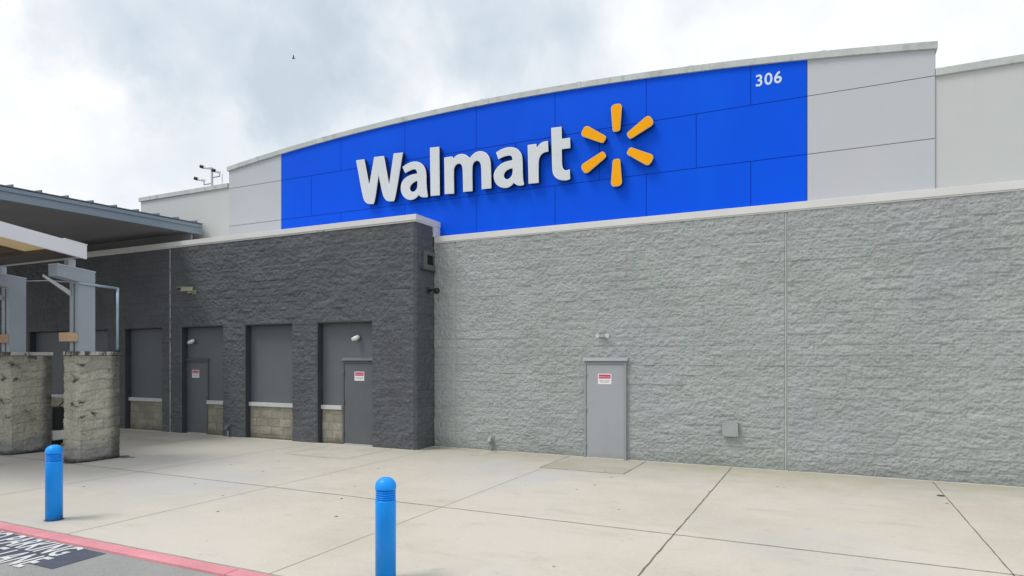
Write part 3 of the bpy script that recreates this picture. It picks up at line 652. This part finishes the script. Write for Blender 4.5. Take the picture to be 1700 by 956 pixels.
# ------------------------------------------------------------------ stone piers with steel frames
def pier(x0, x1, lab, seed):
    y0, y1 = 8.12, 8.98
    t_ = thing('stone_pier', lab, 'pier', ((x0+x1)/2, (y0+y1)/2, 0), 'stained tan block piers carrying the grey frames')
    cx, cy = t_.location[0], t_.location[1]; w, d = (x1-x0)/2, (y1-y0)/2
    kw = dict(bh=.205, bw=.55, gw=.020, gd=.016, ragged=.14, vj=.6)
    zs = grid(0, 2.215, .018)
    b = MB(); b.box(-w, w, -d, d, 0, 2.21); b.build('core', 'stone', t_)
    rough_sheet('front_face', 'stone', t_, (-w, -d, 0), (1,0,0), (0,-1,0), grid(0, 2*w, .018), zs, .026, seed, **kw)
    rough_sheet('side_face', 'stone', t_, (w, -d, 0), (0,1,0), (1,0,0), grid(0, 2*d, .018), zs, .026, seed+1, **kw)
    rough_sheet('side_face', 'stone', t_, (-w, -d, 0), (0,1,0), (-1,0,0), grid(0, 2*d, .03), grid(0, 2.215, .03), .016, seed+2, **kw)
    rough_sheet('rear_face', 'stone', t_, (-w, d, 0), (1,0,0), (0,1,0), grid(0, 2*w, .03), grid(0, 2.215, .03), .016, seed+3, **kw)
    b = MB(); b.box(-w-.03, w+.03, -d-.03, d+.03, 2.216, 2.295, bev=.012); b.build('cap', 'pier_cap', t_)
    return t_
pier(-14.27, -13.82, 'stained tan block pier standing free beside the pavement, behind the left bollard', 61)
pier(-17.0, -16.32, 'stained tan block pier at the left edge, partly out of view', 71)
def frame(x1, lab, y_end):
    x0 = x1-.30
    t_ = thing('canopy_frame', lab, 'frame', (x1-.15, 8.3, 2.295), 'blue-grey steel frames standing on the piers')
    f = lambda nm, b, m: sp(b.build(nm, m), t_)
    # post: closed plate on the side, open channel to the front
    b = MB(); b.box(x1-.11, x1, 8.13, 8.47, 2.296, 3.70); b.box(x0, x0+.12, 8.13, 8.47, 2.296, 3.70); b.box(x0+.1201, x1-.1101, 8.28, 8.47, 2.296, 3.70)
    f('post', b, 'steel_paint')
    sl = -.108
    b = MB(); b.poly([(x1, 8.47, 3.701), (x1, 8.47, 3.955), (x1, y_end, 3.955+sl*(y_end-8.47)), (x1, y_end, 3.73+sl*(y_end-8.47)), (x1, 8.13, 3.737), (x1, 8.13, 3.701)], (-.30, 0, 0)); f('arm', b, 'steel_paint')
    b = MB(); b.poly([(x1+.01, 8.48, 3.956), (x1+.01, 8.48, 3.975), (x1+.01, y_end, 3.975+sl*(y_end-8.48)), (x1+.01, y_end, 3.956+sl*(y_end-8.48))], (-.32, 0, 0)); f('top_flashing', b, 'steel_light')
    for y in (8.05, 6.9):
        if y > y_end: b = MB(); b.box(x0+.08, x1-.08, y-.07, y+.07, 3.97+sl*(y-8.48), 4.17-.13*(y-8.15)); f('standoff', b, 'steel_light')
    b = MB(); b.box(x0-.02, x1-.005, 7.93, 8.125, 2.50, 2.68, bev=.006); f('timber_block', b, 'wood')
    b = MB(); b.poly([(x0+.02, 8.12, 3.55), (x0+.02, 7.6, 3.83), (x0+.02, 7.6, 3.79), (x0+.02, 8.12, 3.45)], (.04, 0, 0)); f('brace', b, 'steel_light')
    return t_
frame(-13.83, 'blue-grey steel frame on the free-standing pier behind the left bollard', 7.72)
frame(-16.36, 'blue-grey steel frame on the pier at the left edge', 5.6)
# white-edged shelter canopy
sc = thing('shelter_canopy', 'white-edged sloping canopy with yellow panels above the piers', 'canopy', (-15, 7, 4.2))
f = lambda nm, b, m: sp(b.build(nm, m), sc)
zc = lambda y: 4.18+.13*(8.15-y)
def sl_box(b, x0, x1, y0, y1, d0, d1):
    b.poly([(x1, y0, zc(y0)+d0), (x1, y1, zc(y1)+d0), (x1, y1, zc(y1)+d1), (x1, y0, zc(y0)+d1)], (x0-x1, 0, 0))
b = MB(); sl_box(b, -13.64, -13.58, 4.6, 8.15, 0, .28); sl_box(b, -16.86, -16.8, 4.6, 8.15, 0, .28); sl_box(b, -16.799, -13.641, 4.6, 4.66, 0, .28)
sl_box(b, -13.72, -13.575, 7.72, 8.16, .281, .30); f('fascia', b, 'fascia_white')
b = MB(); sl_box(b, -16.79, -13.65, 7.55, 8.08, .04, .08); sl_box(b, -16.79, -14.6, 4.67, 7.549, .04, .08); f('deck', b, 'canopy_under')
b = MB(); sl_box(b, -14.55, -13.66, 4.67, 7.52, .05, .07); f('translucent_panel', b, 'sheet')
b = MB()
for y in (7.53, 6.5, 5.5): sl_box(b, -16.79, -13.65, y-.03, y+.03, -.01, .039)
sl_box(b, -14.62, -14.54, 4.7, 7.4, -.012, .037); f('purlin', b, 'canopy_rib')
# railing pipe
rl = thing('pipe_rail', 'thin pale blue pipe running between the frames and down to the pier cap', 'pipe', (-13.85, 8.9, 2.3))
f = lambda nm, b, m: sp(b.build(nm, m), rl)
b = MB(); b.tube([(-13.81, 8.12, 3.70), (-13.81, 8.92, 3.665)], .026, 10); f('top_pipe', b, 'pipe')
b = MB(); b.tube([(-13.81, 8.94, 3.68), (-13.83, 8.94, 2.30)], .026, 10); f('upright_pipe', b, 'pipe')
b = MB(); b.tube([(-13.83, 8.94, 2.296), (-13.83, 8.94, 2.32)], .06, 12); f('foot_plate', b, 'iron')
b = MB(); b.tube([(-16.34, 8.40, 3.90), (-15.1, 8.26, 3.83), (-13.96, 8.12, 3.72)], .009, 8); f('tie_cable', b, 'steel_light')
# small wheeled cart behind the left pier
ct = thing('wheeled_cart', 'black wheeled cart with pale base in the gap between the tan piers', 'cart', (-17.06, 9.5, 0))
b = MB(); b.box(-.28, .28, -.22, .22, .44, .95, bev=.03); b.build('bin', 'black_plastic', ct)
b = MB(); b.box(-.30, .30, -.25, .25, .17, .40, bev=.03); b.build('base', 'white_plastic', ct)
for dx in (-.24, .24):
    for dy in (-.2, .2):
        b = MB(); b.tube([(dx-.025, dy, .085), (dx+.025, dy, .085)], .085, 16); b.build('wheel', 'rubber', ct)
b = MB(); b.tube([(-.25,.2,.95),(-.25,.3,1.05),(.25,.3,1.05),(.25,.2,.95)], .016, 8); b.build('handle', 'rubber', ct)

# ------------------------------------------------------------------ bollards
prof = [(0,0),(.099,0),(.099,.775),(.0985,.782),(.078,.786),(.078,.792)]
for k in range(4):
    z = .792+k*.022; prof += [(.097,z+.003),(.098,z+.008),(.097,z+.011),(.078,z+.013),(.078,z+.022)]
prof += [(.100,.884),(.102,.893),(.102,.905),(.099,.93),(.088,.958),(.068,.981),(.040,.996),(.015,1.0),(0,1.0)]
def bollard_mesh(lo, hi):
    return [p for p in prof if lo-1e-6 <= p[1] <= hi+1e-6]
def mk_bollard(loc, lab):
    t_ = thing('bollard', lab, 'bollard', loc, 'blue bollards along the kerb')
    b = MB(); b.lathe([p for p in prof if p[1] < .79], 48); b.build('sleeve', 'bollard', t_)
    b = MB(); b.lathe([(0,.786)]+[p for p in prof if .785 < p[1] < .884]+[(0,.8801)], 48); b.build('ribbed_neck', 'bollard', t_)
    b = MB(); b.lathe([(0,.8802)]+[p for p in prof if p[1] >= .884], 48); b.build('dome', 'bollard', t_)
    b = MB(); b.lathe([(.1,.004),(.116,.004),(.114,.0)], 40); b.build('grime_ring', 'joint', t_)
    return t_
b0 = mk_bollard((-9.26, 5.13, 0), 'blue domed bollard near the left pier, standing whole in view')
c = b0.copy(); C.objects.link(c); c.location = (-3.84, 5.13, 0); c.rotation_euler = (0,0,1.1); c['label'] = 'blue domed bollard in the middle foreground, its foot cut off by the frame'
for ch in list(b0.children):
    d = ch.copy(); C.objects.link(d); d.parent = c

# ------------------------------------------------------------------ bird
bm_ = MB(); bm_.tube([(-.12,0,0),(-.04,0,.01),(.06,0,.01),(.14,0,0)], [.005,.035,.035,.008], 8)
for s_ in (-1, 1): bm_.poly([(-.03,s_*.02,.02),(.06,s_*.02,.02),(.02,s_*.30,.10),(-.03,s_*.30,.10)], (0,0,.008))
k = 45.; u = (487-850)/F_; o = bm_.build('bird', 'feather', None, (k*(u*math.cos(TH_)-math.sin(TH_)), k*(math.cos(TH_)+u*math.sin(TH_)), 2.15+(595-97)/F_*k)); o.rotation_euler = (0, 0, .8)
tag(o, 'tiny dark bird flying in the cloudy sky', 'bird')
